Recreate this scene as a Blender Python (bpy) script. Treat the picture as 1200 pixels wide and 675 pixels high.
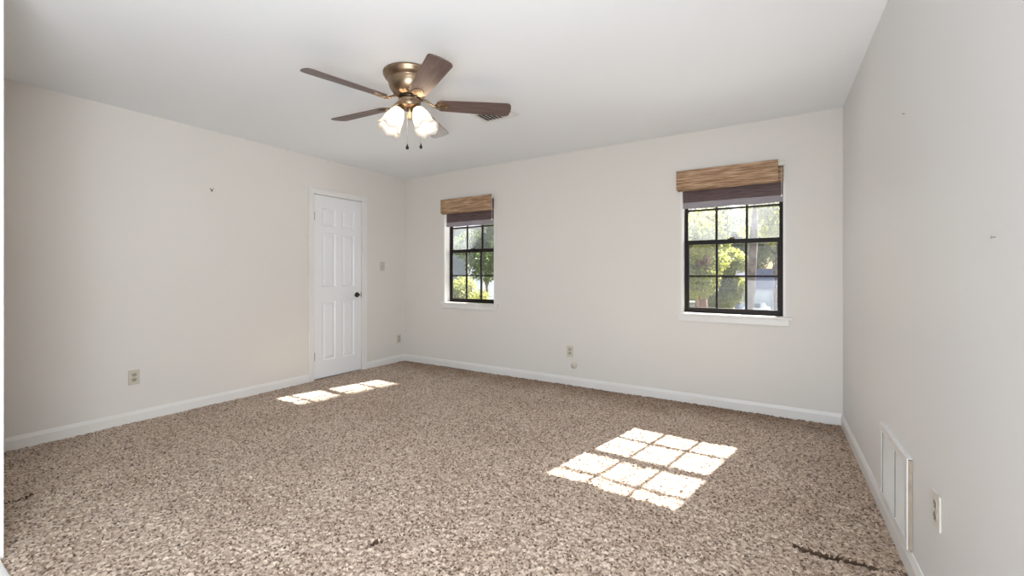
import bpy, bmesh, math, random
import numpy as np
from math import sin, cos, pi, radians as R
from mathutils import Vector, Matrix

for o in list(bpy.data.objects):
    bpy.data.objects.remove(o)
sc = bpy.context.scene
col = sc.collection

# ------------------------------------------------------------------ camera
cam_d = bpy.data.cameras.new('camera')
cam_d.sensor_width = 36
cam_d.lens = 503 / 1200 * 36
cam_d.shift_y = -16 / 1200
cam_d.clip_start = 0.05
cam_d.clip_end = 400
cam = bpy.data.objects.new('camera', cam_d)
col.objects.link(cam)
cam.location = (0, 0, 1.16)
cam.rotation_euler = (R(90), 0, R(32.06))
sc.camera = cam

# ------------------------------------------------------------------ light
SUN_DIR = Vector((0.21, 1.0, 0.905)).normalized()        # towards the sun
w = bpy.data.worlds.new('world')
sc.world = w
w.use_nodes = True
nt = w.node_tree
bg = nt.nodes['Background']
sky = nt.nodes.new('ShaderNodeTexSky')
sky.sky_type = 'NISHITA'
sky.sun_disc = False
sky.sun_elevation = R(41)
sky.sun_rotation = R(12)
sky.air_density = 1.0
sky.dust_density = 3.0
sky.ozone_density = 1.0
nt.links.new(sky.outputs[0], bg.inputs[0])
bg.inputs[1].default_value = 0.16

sd = bpy.data.lights.new('sun', 'SUN')
sd.energy = 24
sd.angle = R(0.53)
sd.color = (1.0, 0.96, 0.9)
so = bpy.data.objects.new('sun', sd)
col.objects.link(so)
so.rotation_euler = SUN_DIR.to_track_quat('Z', 'Y').to_euler()
so.location = (3, 14, 14)


def area(name, loc, target, sx, sy, power, color):
    d = bpy.data.lights.new(name, 'AREA')
    d.shape = 'RECTANGLE'
    d.size = sx
    d.size_y = sy
    d.energy = power
    d.color = color
    o = bpy.data.objects.new(name, d)
    col.objects.link(o)
    o.location = loc
    o.rotation_euler = (Vector(target) - Vector(loc)).to_track_quat('-Z', 'Y').to_euler()
    return o


# added broad fill light in the unseen hall behind the camera
area('hall_fill', (-0.9, -1.55, 1.35), (-1.2, 5, 1.3), 2.8, 2.1, 7, (0.86, 0.94, 1.0))
# added fill light low behind the camera, thrown up across the ceiling
area('fill_light', (-0.1, -0.75, 0.65), (-2.5, 3.6, 3.4), 1.3, 0.9, 31, (0.90, 0.95, 1.0))
# another added fill light in the hall by the right wall, thrown at the left wall
area('fill_light', (0.20, -0.47, 1.10), (-4.3, 2.0, 1.5), 0.85, 1.2, 54, (0.88, 0.94, 1.0))

sc.view_settings.view_transform = 'Standard'
sc.view_settings.look = 'None'
sc.view_settings.gamma = 1
sc.view_settings.exposure = 0.3
sc.view_settings.use_curve_mapping = False

rnd = random.Random(7)
nrs = np.random.RandomState(11)

# ------------------------------------------------------------------ materials


def s2l(c):
    return tuple(((v / 255) / 12.92 if v / 255 <= 0.04045 else ((v / 255 + 0.055) / 1.055) ** 2.4) for v in c)


def mat(name, c, rough=0.6, metal=0.0, noise=None, bump=None, spec=0.5, coat=0.0):
    """c, and optional second colour through noise=(scale, colour2, detail); bump=(scale, strength, distance)."""
    m = bpy.data.materials.new(name)
    m.use_nodes = True
    t = m.node_tree
    b = t.nodes['Principled BSDF']
    b.inputs['Base Color'].default_value = (*c, 1)
    b.inputs['Roughness'].default_value = rough
    b.inputs['Metallic'].default_value = metal
    b.inputs['Specular IOR Level'].default_value = spec
    b.inputs['Coat Weight'].default_value = coat
    tc = t.nodes.new('ShaderNodeTexCoord')
    if noise:
        n = t.nodes.new('ShaderNodeTexNoise')
        n.inputs['Scale'].default_value = noise[0]
        n.inputs['Detail'].default_value = noise[2]
        t.links.new(tc.outputs['Object'], n.inputs['Vector'])
        r = t.nodes.new('ShaderNodeValToRGB')
        r.color_ramp.elements[0].position = 0.35
        r.color_ramp.elements[1].position = 0.65
        r.color_ramp.elements[0].color = (*c, 1)
        r.color_ramp.elements[1].color = (*noise[1], 1)
        t.links.new(n.outputs[0], r.inputs[0])
        t.links.new(r.outputs[0], b.inputs['Base Color'])
    if bump:
        n2 = t.nodes.new('ShaderNodeTexNoise')
        n2.inputs['Scale'].default_value = bump[0]
        n2.inputs['Detail'].default_value = 3
        t.links.new(tc.outputs['Object'], n2.inputs['Vector'])
        bp = t.nodes.new('ShaderNodeBump')
        bp.inputs['Strength'].default_value = bump[1]
        bp.inputs['Distance'].default_value = bump[2]
        t.links.new(n2.outputs[0], bp.inputs['Height'])
        t.links.new(bp.outputs[0], b.inputs['Normal'])
    return m


M = {}
M['wall'] = mat('wall_paint', (0.74, 0.705, 0.66), 0.55, noise=(0.9, (0.725, 0.69, 0.64), 2), bump=(160, 0.08, 0.002), spec=0.3)
M['wallwhite'] = mat('white_wall_paint', (0.75, 0.745, 0.735), 0.5, noise=(0.9, (0.735, 0.73, 0.72), 2), bump=(160, 0.08, 0.002), spec=0.35)
M['ceiling'] = mat('ceiling_paint', (0.86, 0.88, 0.90), 0.8, bump=(220, 0.12, 0.003), spec=0.2)
M['trim'] = mat('trim_paint', (0.80, 0.78, 0.75), 0.38, noise=(3, (0.77, 0.745, 0.71), 3), bump=(25, 0.04, 0.002))
M['door'] = mat('door_paint', (0.82, 0.82, 0.83), 0.38, noise=(2, (0.80, 0.80, 0.81), 2), bump=(60, 0.04, 0.001))
M['black'] = mat('bronze_aluminium', (0.010, 0.007, 0.006), 0.5, noise=(30, (0.016, 0.011, 0.009), 3), spec=0.2)
M['hall'] = mat('hall_paint', (0.82, 0.80, 0.77), 0.6, bump=(160, 0.08, 0.002))
M['brass'] = mat('brushed_bronze', (0.36, 0.265, 0.18), 0.34, 1.0, noise=(45, (0.30, 0.215, 0.14), 3), bump=(90, 0.05, 0.001))
M['darkmetal'] = mat('dark_bronze', (0.05, 0.035, 0.028), 0.35, 0.9, noise=(60, (0.08, 0.055, 0.04), 2))
M['pull'] = mat('blackened_pull', (0.02, 0.017, 0.016), 0.4, 0.3, noise=(60, (0.03, 0.025, 0.02), 2))
M['steel'] = mat('satin_steel', (0.55, 0.54, 0.52), 0.3, 1.0, noise=(80, (0.48, 0.47, 0.45), 2))
M['beige'] = mat('beige_plastic', (0.62, 0.57, 0.47), 0.4, noise=(20, (0.58, 0.53, 0.43), 2))
M['ivory'] = mat('ivory_plastic', (0.70, 0.67, 0.60), 0.4, noise=(20, (0.67, 0.64, 0.57), 2))
M['ivorydark'] = mat('aged_ivory_plastic', (0.55, 0.53, 0.48), 0.4, noise=(20, (0.52, 0.50, 0.45), 2))
M['socketface'] = mat('aged_receptacle', (0.44, 0.40, 0.33), 0.45, noise=(20, (0.40, 0.36, 0.29), 2))
M['slot'] = mat('slot_dark', (0.04, 0.035, 0.03), 0.7, noise=(20, (0.05, 0.045, 0.04), 2))
M['ventwhite'] = mat('vent_enamel', (0.78, 0.77, 0.75), 0.4, noise=(12, (0.74, 0.73, 0.70), 2))
M['ventside'] = mat('vent_edge_raw', (0.40, 0.33, 0.25), 0.7, noise=(25, (0.33, 0.27, 0.2), 4))
M['cord'] = mat('white_cord', (0.8, 0.8, 0.78), 0.5, noise=(200, (0.72, 0.72, 0.7), 2))
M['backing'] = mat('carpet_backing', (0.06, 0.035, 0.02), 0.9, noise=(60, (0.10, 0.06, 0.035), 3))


def carpet_material():
    m = bpy.data.materials.new('carpet_pile')
    m.use_nodes = True
    t = m.node_tree
    b = t.nodes['Principled BSDF']
    b.inputs['Roughness'].default_value = 0.95
    b.inputs['Specular IOR Level'].default_value = 0.1
    b.inputs['Sheen Weight'].default_value = 0.15
    tc = t.nodes.new('ShaderNodeTexCoord')
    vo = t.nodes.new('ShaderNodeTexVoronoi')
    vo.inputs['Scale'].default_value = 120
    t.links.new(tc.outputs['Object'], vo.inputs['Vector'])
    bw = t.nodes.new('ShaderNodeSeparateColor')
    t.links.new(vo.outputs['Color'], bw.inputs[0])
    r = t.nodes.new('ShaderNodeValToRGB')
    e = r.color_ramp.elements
    e[0].position = 0.04; e[0].color = (0.13, 0.085, 0.06, 1)  # darkest cells paint the shade in the pits between tufts
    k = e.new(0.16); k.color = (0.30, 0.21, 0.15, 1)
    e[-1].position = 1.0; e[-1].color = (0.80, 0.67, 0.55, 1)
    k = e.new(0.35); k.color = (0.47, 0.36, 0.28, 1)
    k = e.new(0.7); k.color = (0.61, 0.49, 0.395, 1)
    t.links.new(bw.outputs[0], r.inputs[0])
    n = t.nodes.new('ShaderNodeTexNoise')
    n.inputs['Scale'].default_value = 2.2
    n.inputs['Detail'].default_value = 4
    t.links.new(tc.outputs['Object'], n.inputs['Vector'])
    r2 = t.nodes.new('ShaderNodeValToRGB')
    r2.color_ramp.elements[0].position = 0.3; r2.color_ramp.elements[0].color = (0.86, 0.83, 0.80, 1)
    r2.color_ramp.elements[1].position = 0.7; r2.color_ramp.elements[1].color = (1.0, 1.0, 1.0, 1)
    t.links.new(n.outputs[0], r2.inputs[0])
    mx = t.nodes.new('ShaderNodeMix')
    mx.data_type = 'RGBA'
    mx.blend_type = 'MULTIPLY'
    mx.inputs[0].default_value = 1
    t.links.new(r.outputs[0], mx.inputs[6])
    t.links.new(r2.outputs[0], mx.inputs[7])
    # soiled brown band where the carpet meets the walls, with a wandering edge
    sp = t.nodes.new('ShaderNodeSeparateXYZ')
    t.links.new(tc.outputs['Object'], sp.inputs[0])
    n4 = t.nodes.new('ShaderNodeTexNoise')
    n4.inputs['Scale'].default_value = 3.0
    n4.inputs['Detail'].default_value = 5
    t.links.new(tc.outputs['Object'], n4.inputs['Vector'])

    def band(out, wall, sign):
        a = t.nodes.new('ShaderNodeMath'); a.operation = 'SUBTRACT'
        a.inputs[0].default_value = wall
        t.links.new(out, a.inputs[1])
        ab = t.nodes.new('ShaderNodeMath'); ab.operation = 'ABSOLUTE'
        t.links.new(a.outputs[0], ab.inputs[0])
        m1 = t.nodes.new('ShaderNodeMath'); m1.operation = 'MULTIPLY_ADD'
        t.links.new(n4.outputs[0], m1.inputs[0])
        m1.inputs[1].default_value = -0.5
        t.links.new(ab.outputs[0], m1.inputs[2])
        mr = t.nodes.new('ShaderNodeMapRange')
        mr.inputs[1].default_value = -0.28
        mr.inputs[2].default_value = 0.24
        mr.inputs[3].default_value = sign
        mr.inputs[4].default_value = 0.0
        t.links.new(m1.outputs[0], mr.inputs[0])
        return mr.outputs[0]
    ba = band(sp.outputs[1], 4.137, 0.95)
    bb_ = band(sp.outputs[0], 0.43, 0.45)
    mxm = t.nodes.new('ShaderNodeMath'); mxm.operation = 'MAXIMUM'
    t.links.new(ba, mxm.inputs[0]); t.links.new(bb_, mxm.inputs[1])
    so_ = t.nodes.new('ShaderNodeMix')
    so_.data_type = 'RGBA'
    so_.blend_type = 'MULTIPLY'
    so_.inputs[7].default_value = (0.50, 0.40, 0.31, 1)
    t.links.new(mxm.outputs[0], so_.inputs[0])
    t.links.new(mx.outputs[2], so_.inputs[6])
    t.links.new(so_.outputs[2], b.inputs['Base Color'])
    n3 = t.nodes.new('ShaderNodeTexNoise')
    n3.inputs['Scale'].default_value = 260
    n3.inputs['Detail'].default_value = 2
    t.links.new(tc.outputs['Object'], n3.inputs['Vector'])
    bp = t.nodes.new('ShaderNodeBump')
    bp.inputs['Strength'].default_value = 0.6
    bp.inputs['Distance'].default_value = 0.004
    t.links.new(n3.outputs[0], bp.inputs['Height'])
    t.links.new(bp.outputs[0], b.inputs['Normal'])
    return m


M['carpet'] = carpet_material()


def wood_material():
    m = bpy.data.materials.new('walnut_blade')
    m.use_nodes = True
    t = m.node_tree
    b = t.nodes['Principled BSDF']
    b.inputs['Roughness'].default_value = 0.33
    tc = t.nodes.new('ShaderNodeTexCoord')
    mp = t.nodes.new('ShaderNodeMapping')
    mp.inputs['Scale'].default_value = (3, 45, 20)
    t.links.new(tc.outputs['Object'], mp.inputs[0])
    n = t.nodes.new('ShaderNodeTexNoise')
    n.inputs['Scale'].default_value = 1.6
    n.inputs['Detail'].default_value = 6
    t.links.new(mp.outputs[0], n.inputs['Vector'])
    r = t.nodes.new('ShaderNodeValToRGB')
    r.color_ramp.elements[0].position = 0.3; r.color_ramp.elements[0].color = (0.075, 0.043, 0.035, 1)
    r.color_ramp.elements[1].position = 0.7; r.color_ramp.elements[1].color = (0.155, 0.10, 0.085, 1)
    t.links.new(n.outputs[0], r.inputs[0])
    t.links.new(r.outputs[0], b.inputs['Base Color'])
    return m


M['wood'] = wood_material()


def woven_material(name, c1, c2, c3, trans):
    m = bpy.data.materials.new(name)
    m.use_nodes = True
    t = m.node_tree
    b = t.nodes['Principled BSDF']
    b.inputs['Roughness'].default_value = 0.7
    tc = t.nodes.new('ShaderNodeTexCoord')
    mp = t.nodes.new('ShaderNodeMapping')
    mp.inputs['Scale'].default_value = (7, 60, 210)
    mp.inputs['Rotation'].default_value = (0, R(1.2), 0)
    t.links.new(tc.outputs['Object'], mp.inputs[0])
    n = t.nodes.new('ShaderNodeTexNoise')
    n.inputs['Scale'].default_value = 1.0
    n.inputs['Detail'].default_value = 4
    t.links.new(mp.outputs[0], n.inputs['Vector'])
    r = t.nodes.new('ShaderNodeValToRGB')
    e = r.color_ramp.elements
    e[0].position = 0.34; e[0].color = (*c1, 1)
    e[1].position = 0.66; e[1].color = (*c3, 1)
    k = e.new(0.5); k.color = (*c2, 1)
    t.links.new(n.outputs[0], r.inputs[0])
    t.links.new(r.outputs[0], b.inputs['Base Color'])
    bp = t.nodes.new('ShaderNodeBump')
    bp.inputs['Strength'].default_value = 0.5
    bp.inputs['Distance'].default_value = 0.003
    t.links.new(n.outputs[0], bp.inputs['Height'])
    t.links.new(bp.outputs[0], b.inputs['Normal'])
    if trans:
        tr = t.nodes.new('ShaderNodeBsdfTranslucent')
        t.links.new(r.outputs[0], tr.inputs[0])
        mx = t.nodes.new('ShaderNodeMixShader')
        mx.inputs[0].default_value = trans
        t.links.new(b.outputs[0], mx.inputs[1])
        t.links.new(tr.outputs[0], mx.inputs[2])
        t.links.new(mx.outputs[0], t.nodes['Material Output'].inputs[0])
    return m


M['woven'] = woven_material('woven_wood', (0.19, 0.10, 0.05), (0.37, 0.22, 0.12), (0.62, 0.43, 0.28), 0)
M['shade'] = woven_material('woven_backlit_dark', (0.085, 0.050, 0.050), (0.12, 0.078, 0.078), (0.17, 0.115, 0.11), 0.03)  # darkness of the backlit cloth is put into its colour
M['liner'] = woven_material('shade_liner', (0.30, 0.27, 0.29), (0.34, 0.31, 0.33), (0.38, 0.35, 0.37), 0.05)


def glass_material(dust):
    m = bpy.data.materials.new('window_glass')
    m.use_nodes = True
    t = m.node_tree
    t.nodes.remove(t.nodes['Principled BSDF'])
    out = t.nodes['Material Output']
    tr = t.nodes.new('ShaderNodeBsdfTransparent')
    tr.inputs[0].default_value = (0.97, 0.98, 0.98, 1)
    gl = t.nodes.new('ShaderNodeBsdfGlossy')
    gl.inputs['Roughness'].default_value = 0.02
    fr = t.nodes.new('ShaderNodeFresnel')
    fr.inputs[0].default_value = 1.3
    mx = t.nodes.new('ShaderNodeMixShader')
    t.links.new(fr.outputs[0], mx.inputs[0])
    t.links.new(tr.outputs[0], mx.inputs[1])
    t.links.new(gl.outputs[0], mx.inputs[2])
    du = t.nodes.new('ShaderNodeBsdfTranslucent')
    du.inputs[0].default_value = (0.85, 0.9, 1.0, 1)
    m2 = t.nodes.new('ShaderNodeMixShader')
    tc = t.nodes.new('ShaderNodeTexCoord')
    n = t.nodes.new('ShaderNodeTexNoise')
    n.inputs['Scale'].default_value = 5
    n.inputs['Detail'].default_value = 4
    t.links.new(tc.outputs['Object'], n.inputs['Vector'])
    mm = t.nodes.new('ShaderNodeMath')
    mm.operation = 'MULTIPLY'
    mm.inputs[1].default_value = dust * 2
    t.links.new(n.outputs[0], mm.inputs[0])
    t.links.new(mm.outputs[0], m2.inputs[0])
    t.links.new(mx.outputs[0], m2.inputs[1])
    t.links.new(du.outputs[0], m2.inputs[2])
    t.links.new(m2.outputs[0], out.inputs[0])
    return m


M['glass_hi'] = glass_material(0.035)
M['glass_lo'] = glass_material(0.008)


def lampglass_material():
    m = bpy.data.materials.new('frosted_lamp_glass')
    m.use_nodes = True
    t = m.node_tree
    b = t.nodes['Principled BSDF']
    b.inputs['Base Color'].default_value = (0.9, 0.86, 0.8, 1)
    b.inputs['Roughness'].default_value = 0.25
    tc = t.nodes.new('ShaderNodeTexCoord')
    n = t.nodes.new('ShaderNodeTexNoise')
    n.inputs['Scale'].default_value = 22
    n.inputs['Detail'].default_value = 5
    n.inputs['Distortion'].default_value = 1.5
    t.links.new(tc.outputs['Object'], n.inputs['Vector'])
    r = t.nodes.new('ShaderNodeValToRGB')
    r.color_ramp.elements[0].position = 0.35; r.color_ramp.elements[0].color = (0.80, 0.76, 0.71, 1)
    r.color_ramp.elements[1].position = 0.65; r.color_ramp.elements[1].color = (0.96, 0.94, 0.90, 1)
    t.links.new(n.outputs[0], r.inputs[0])
    tr = t.nodes.new('ShaderNodeBsdfTranslucent')
    t.links.new(r.outputs[0], tr.inputs[0])
    t.links.new(r.outputs[0], b.inputs['Base Color'])
    mx = t.nodes.new('ShaderNodeMixShader')
    mx.inputs[0].default_value = 0.6
    t.links.new(b.outputs[0], mx.inputs[1])
    t.links.new(tr.outputs[0], mx.inputs[2])
    t.links.new(mx.outputs[0], t.nodes['Material Output'].inputs[0])
    return m


M['lampglass'] = lampglass_material()
mb = mat('lit_bulb', (1, 0.9, 0.75), 0.5)
mb.node_tree.nodes['Principled BSDF'].inputs['Emission Color'].default_value = (1.0, 0.87, 0.70, 1)
mb.node_tree.nodes['Principled BSDF'].inputs['Emission Strength'].default_value = 80
M['bulb'] = mb


def leaf_material(name, c1, c2, tr_c):
    m = bpy.data.materials.new(name)
    m.use_nodes = True
    t = m.node_tree
    b = t.nodes['Principled BSDF']
    b.inputs['Roughness'].default_value = 0.55
    tc = t.nodes.new('ShaderNodeTexCoord')
    n = t.nodes.new('ShaderNodeTexNoise')
    n.inputs['Scale'].default_value = 3.5
    n.inputs['Detail'].default_value = 6
    t.links.new(tc.outputs['Object'], n.inputs['Vector'])
    r = t.nodes.new('ShaderNodeValToRGB')
    r.color_ramp.elements[0].position = 0.38; r.color_ramp.elements[0].color = (*c1, 1)
    r.color_ramp.elements[1].position = 0.62; r.color_ramp.elements[1].color = (*c2, 1)
    t.links.new(n.outputs[0], r.inputs[0])
    t.links.new(r.outputs[0], b.inputs['Base Color'])
    tr = t.nodes.new('ShaderNodeBsdfTranslucent')
    tr.inputs[0].default_value = (*tr_c, 1)
    mx = t.nodes.new('ShaderNodeMixShader')
    mx.inputs[0].default_value = 0.5
    t.links.new(b.outputs[0], mx.inputs[1])
    t.links.new(tr.outputs[0], mx.inputs[2])
    t.links.new(mx.outputs[0], t.nodes['Material Output'].inputs[0])
    return m


M['leafA'] = leaf_material('yellow_green_leaves', (0.10, 0.14, 0.035), (0.30, 0.29, 0.09), (0.46, 0.48, 0.13))
M['leafB'] = leaf_material('green_leaves', (0.045, 0.08, 0.03), (0.12, 0.15, 0.06), (0.20, 0.27, 0.08))
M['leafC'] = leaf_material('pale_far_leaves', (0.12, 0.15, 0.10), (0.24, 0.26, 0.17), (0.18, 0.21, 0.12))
M['bark'] = mat('bark', (0.10, 0.075, 0.07), 0.9, noise=(6, (0.20, 0.155, 0.145), 5), bump=(18, 0.6, 0.03))
M['barkred'] = mat('reddish_bark', (0.20, 0.11, 0.09), 0.9, noise=(6, (0.33, 0.20, 0.17), 5), bump=(18, 0.6, 0.03))
M['lawn'] = mat('lawn', (0.20, 0.22, 0.10), 0.95, noise=(1.2, (0.32, 0.28, 0.17), 6), bump=(6, 0.4, 0.05))
M['drive'] = mat('driveway_concrete', (0.50, 0.47, 0.43), 0.9, noise=(0.8, (0.58, 0.55, 0.50), 5))
M['siding'] = mat('pale_siding', (0.30, 0.34, 0.42), 0.7, noise=(2, (0.34, 0.38, 0.46), 2))
M['garagedoor'] = mat('garage_door_paint', (0.42, 0.49, 0.55), 0.6, noise=(1, (0.47, 0.54, 0.60), 2))
M['roofing'] = mat('grey_shingle', (0.20, 0.20, 0.27), 0.9, noise=(5, (0.27, 0.27, 0.35), 4))
M['brick'] = mat('red_brick', (0.28, 0.14, 0.10), 0.9, noise=(6, (0.36, 0.20, 0.15), 4))
M['carwhite'] = mat('white_car_paint', (0.55, 0.58, 0.60), 0.2, noise=(1, (0.57, 0.60, 0.62), 1), coat=0.5)
M['carglass'] = mat('car_glass', (0.03, 0.04, 0.05), 0.1, noise=(1, (0.04, 0.05, 0.06), 1))
M['tyre'] = mat('tyre_rubber', (0.02, 0.02, 0.02), 0.8, noise=(20, (0.03, 0.03, 0.03), 2))
M['postwhite'] = mat('white_porch_paint', (0.55, 0.55, 0.55), 0.6, noise=(3, (0.5, 0.5, 0.5), 3))

# ------------------------------------------------------------------ mesh helpers


class MB:
    def __init__(self):
        self.v = []
        self.f = []
        self.smooth = []

    def add(self, vs, fs, smooth=False):
        o = len(self.v)
        self.v += [tuple(p) for p in vs]
        self.f += [tuple(i + o for i in f) for f in fs]
        self.smooth += [smooth] * len(fs)
        return self

    def box(self, x0, x1, y0, y1, z0, z1):
        vs = [(x, y, z) for z in (z0, z1) for y in (y0, y1) for x in (x0, x1)]
        fs = [(0, 2, 3, 1), (4, 5, 7, 6), (0, 1, 5, 4), (2, 6, 7, 3), (0, 4, 6, 2), (1, 3, 7, 5)]
        return self.add(vs, fs)

    def prism(self, pts, z0, z1):
        """polygon in XY extruded in z"""
        n = len(pts)
        vs = [(x, y, z0) for x, y in pts] + [(x, y, z1) for x, y in pts]
        fs = [tuple(reversed(range(n))), tuple(range(n, 2 * n))]
        fs += [(i, (i + 1) % n, n + (i + 1) % n, n + i) for i in range(n)]
        return self.add(vs, fs)

    def lathe(self, prof, seg=40, c=(0, 0, 0), fn=None, close=False):
        vs = []
        for (r, z) in prof:
            for i in range(seg):
                a = 2 * pi * i / seg
                rr, zz = (r, z) if fn is None else fn(r, z, a)
                vs.append((c[0] + rr * cos(a), c[1] + rr * sin(a), c[2] + zz))
        fs = []
        m = len(prof)
        for j in range(m - 1 + (1 if close else 0)):
            j2 = (j + 1) % m
            for i in range(seg):
                i2 = (i + 1) % seg
                fs.append((j * seg + i, j * seg + i2, j2 * seg + i2, j2 * seg + i))
        return self.add(vs, fs, True)

    def tube(self, pts, r, seg=10, caps=True):
        pts = [Vector(p) for p in pts]
        rs = r if isinstance(r, (list, tuple)) else [r] * len(pts)
        vs = []
        up = Vector((0, 0, 1))
        for i, p in enumerate(pts):
            d = (pts[min(i + 1, len(pts) - 1)] - pts[max(i - 1, 0)]).normalized()
            a = d.cross(up)
            if a.length < 1e-3:
                a = d.cross(Vector((1, 0, 0)))
            a.normalize()
            b = d.cross(a).normalized()
            for k in range(seg):
                t = 2 * pi * k / seg
                vs.append(p + a * (rs[i] * cos(t)) + b * (rs[i] * sin(t)))
        fs = []
        for j in range(len(pts) - 1):
            for k in range(seg):
                k2 = (k + 1) % seg
                fs.append((j * seg + k, j * seg + k2, (j + 1) * seg + k2, (j + 1) * seg + k))
        if caps:
            fs.append(tuple(range(seg)))
            fs.append(tuple(reversed(range((len(pts) - 1) * seg, len(pts) * seg))))
        return self.add(vs, fs, True)

    def xf(self, mtx):
        self.v = [tuple(mtx @ Vector(p)) for p in self.v]
        return self

    def build(self, name, m, parent=None, bevel=0, bseg=2):
        me = bpy.data.meshes.new(name)
        me.from_pydata(self.v, [], self.f)
        bm = bmesh.new()
        bm.from_mesh(me)
        bmesh.ops.recalc_face_normals(bm, faces=bm.faces)
        bm.to_mesh(me)
        bm.free()
        me.polygons.foreach_set('use_smooth', self.smooth)
        me.materials.append(m)
        o = bpy.data.objects.new(name, me)
        col.objects.link(o)
        if parent:
            o.parent = parent
        if bevel:
            bv = o.modifiers.new('bevel', 'BEVEL')
            bv.width = bevel
            bv.segments = bseg
            bv.limit_method = 'ANGLE'
            bv.angle_limit = R(40)
        return o


def thing(name, label, cat, loc=(0, 0, 0), rz=0, group=None):
    o = bpy.data.objects.new(name, None)
    o.empty_display_size = 0.1
    col.objects.link(o)
    o.location = loc
    o.rotation_euler = (0, 0, rz)
    o['label'] = label
    o['category'] = cat
    if group:
        o['group'] = group
    return o


def struct(name, label, cat, mbo=None, m=None, loc=(0, 0, 0), rz=0, bevel=0):
    if mbo is None:
        o = bpy.data.objects.new(name, None)
        col.objects.link(o)
        o.location = loc
        o.rotation_euler = (0, 0, rz)
    else:
        o = mbo.build(name, m, bevel=bevel)
    o['kind'] = 'structure'
    o['label'] = label
    o['category'] = cat
    return o


def tag(o, label, cat, group=None):
    o['label'] = label
    o['category'] = cat
    if group:
        o['group'] = group
    return o


def copy_tree(o, parent=None):
    c = o.copy()
    col.objects.link(c)
    c.parent = parent
    for ch in list(o.children):
        copy_tree(ch, c)
    return c


# ------------------------------------------------------------------ the room
XL, YF, ZC = -4.302, 4.137, 2.44
YN = 0.384


def xr(y):
    return 0.403 + 0.014 * (YF - y)


RW_ANG = math.atan(-0.014)      # tilt of the right wall about z
W1 = (-3.612, -2.824)           # window openings in x
W2 = (-0.776, 0.033)
WZ = (0.81, 2.075)

# far wall with two window openings
b = MB()
xs = [XL - 0.15, W1[0], W1[1], W2[0], W2[1], xr(YF) + 0.15]
Y1 = YF + 0.16
for i in range(5):
    if i in (1, 3):
        b.box(xs[i], xs[i + 1], YF, Y1, -0.02, WZ[0] - 0.012)
        b.box(xs[i], xs[i + 1], YF, Y1, WZ[1], ZC + 0.1)
    else:
        b.box(xs[i], xs[i + 1], YF, Y1, -0.02, ZC + 0.1)
struct('wall_far', 'cream painted far wall holding the two windows', 'wall', b, M['wall'])

DY = (2.813, 3.441)             # door leaf in y on the left wall
DZ = 2.035
b = MB()
b.box(XL - 0.15, XL, -1.8, DY[0] - 0.012, -0.02, ZC + 0.1)
b.box(XL - 0.15, XL, DY[1] + 0.012, YF, -0.02, ZC + 0.1)
b.box(XL - 0.15, XL, DY[0] - 0.012, DY[1] + 0.012, DZ + 0.012, ZC + 0.1)
struct('wall_left', 'cream painted left wall with the white six panel door', 'wall', b, M['wall'])

b = MB()
b.prism([(xr(-1.8), -1.8), (xr(-1.8) + 0.15, -1.8), (xr(YF) + 0.15, YF), (xr(YF), YF)], -0.02, ZC + 0.1)
struct('wall_right', 'off-white painted right wall with the low return grille', 'wall', b, M['wallwhite'])

b = MB()
b.box(XL, -2.703, YN - 0.12, YN, -0.02, ZC)
struct('wall_near', 'short wall stub at the left picture edge beside the wide opening', 'wall', b, M['wall'])
b = MB()
b.box(-2.705, -2.692, YN - 0.13, YN + 0.0, 0.0, ZC)
struct('trim_1', 'white painted edge board of the opening at the left picture edge', 'trim', b, M['trim'])
b = MB()
b.box(-2.679, xr(0.3) - 0.03, YN - 0.10, YN - 0.012, 0.0, 0.012)
struct('trim_2', 'white threshold strip on the floor of the wide opening', 'trim', b, M['trim'], bevel=0.004)

b = MB()
# hall end: wall with a broad opening behind the camera
b.box(XL - 0.15, -2.5, -1.95, -1.8, -0.02, ZC + 0.1)
b.box(0.6, 0.9, -1.95, -1.8, -0.02, ZC + 0.1)
b.box(-2.5, 0.6, -1.95, -1.8, -0.02, 0.2)
b.box(-2.5, 0.6, -1.95, -1.8, 2.35, ZC + 0.1)
struct('wall_hall', 'wall of the adjoining hall behind the camera', 'wall', b, M['hall'])

b = MB()
b.box(XL - 0.15, 0.75, -1.95, Y1, ZC, ZC + 0.12)
struct('ceiling', 'flat white painted ceiling', 'ceiling', b, M['ceiling'])


# carpet: a real height field, tufts and dents included
def value_noise(nx, ny, cell, rs):
    gx, gy = int(nx / cell) + 3, int(ny / cell) + 3
    g = rs.rand(gy, gx)
    X = np.arange(nx) / cell
    Y = np.arange(ny) / cell
    ix = X.astype(int); iy = Y.astype(int)
    fx = X - ix; fy = Y - iy
    fx = fx * fx * (3 - 2 * fx); fy = fy * fy * (3 - 2 * fy)
    a = g[np.ix_(iy, ix)]; b_ = g[np.ix_(iy, ix + 1)]
    c = g[np.ix_(iy + 1, ix)]; d = g[np.ix_(iy + 1, ix + 1)]
    FX = fx[None, :]; FY = fy[:, None]
    return (a * (1 - FX) + b_ * FX) * (1 - FY) + (c * (1 - FX) + d * FX) * FY


x0, x1, y0, y1 = XL, 0.47, YN - 0.02, YF
st = 0.0052
nx, ny = int((x1 - x0) / st) + 1, int((y1 - y0) / st) + 1
gx = np.linspace(x0, x1, nx)
gy = np.linspace(y0, y1, ny)
H = (value_noise(nx, ny, 2.1, nrs) ** 0.6 - 0.6) * 0.014
H += (nrs.rand(ny, nx) - 0.5) * 0.0045
H += (value_noise(nx, ny, 5.0, nrs) - 0.5) * 0.004
H += (value_noise(nx, ny, 38, nrs) - 0.5) * 0.005
H += (value_noise(nx, ny, 90, nrs) - 0.5) * 0.005
GX, GY = np.meshgrid(gx, gy)


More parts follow.
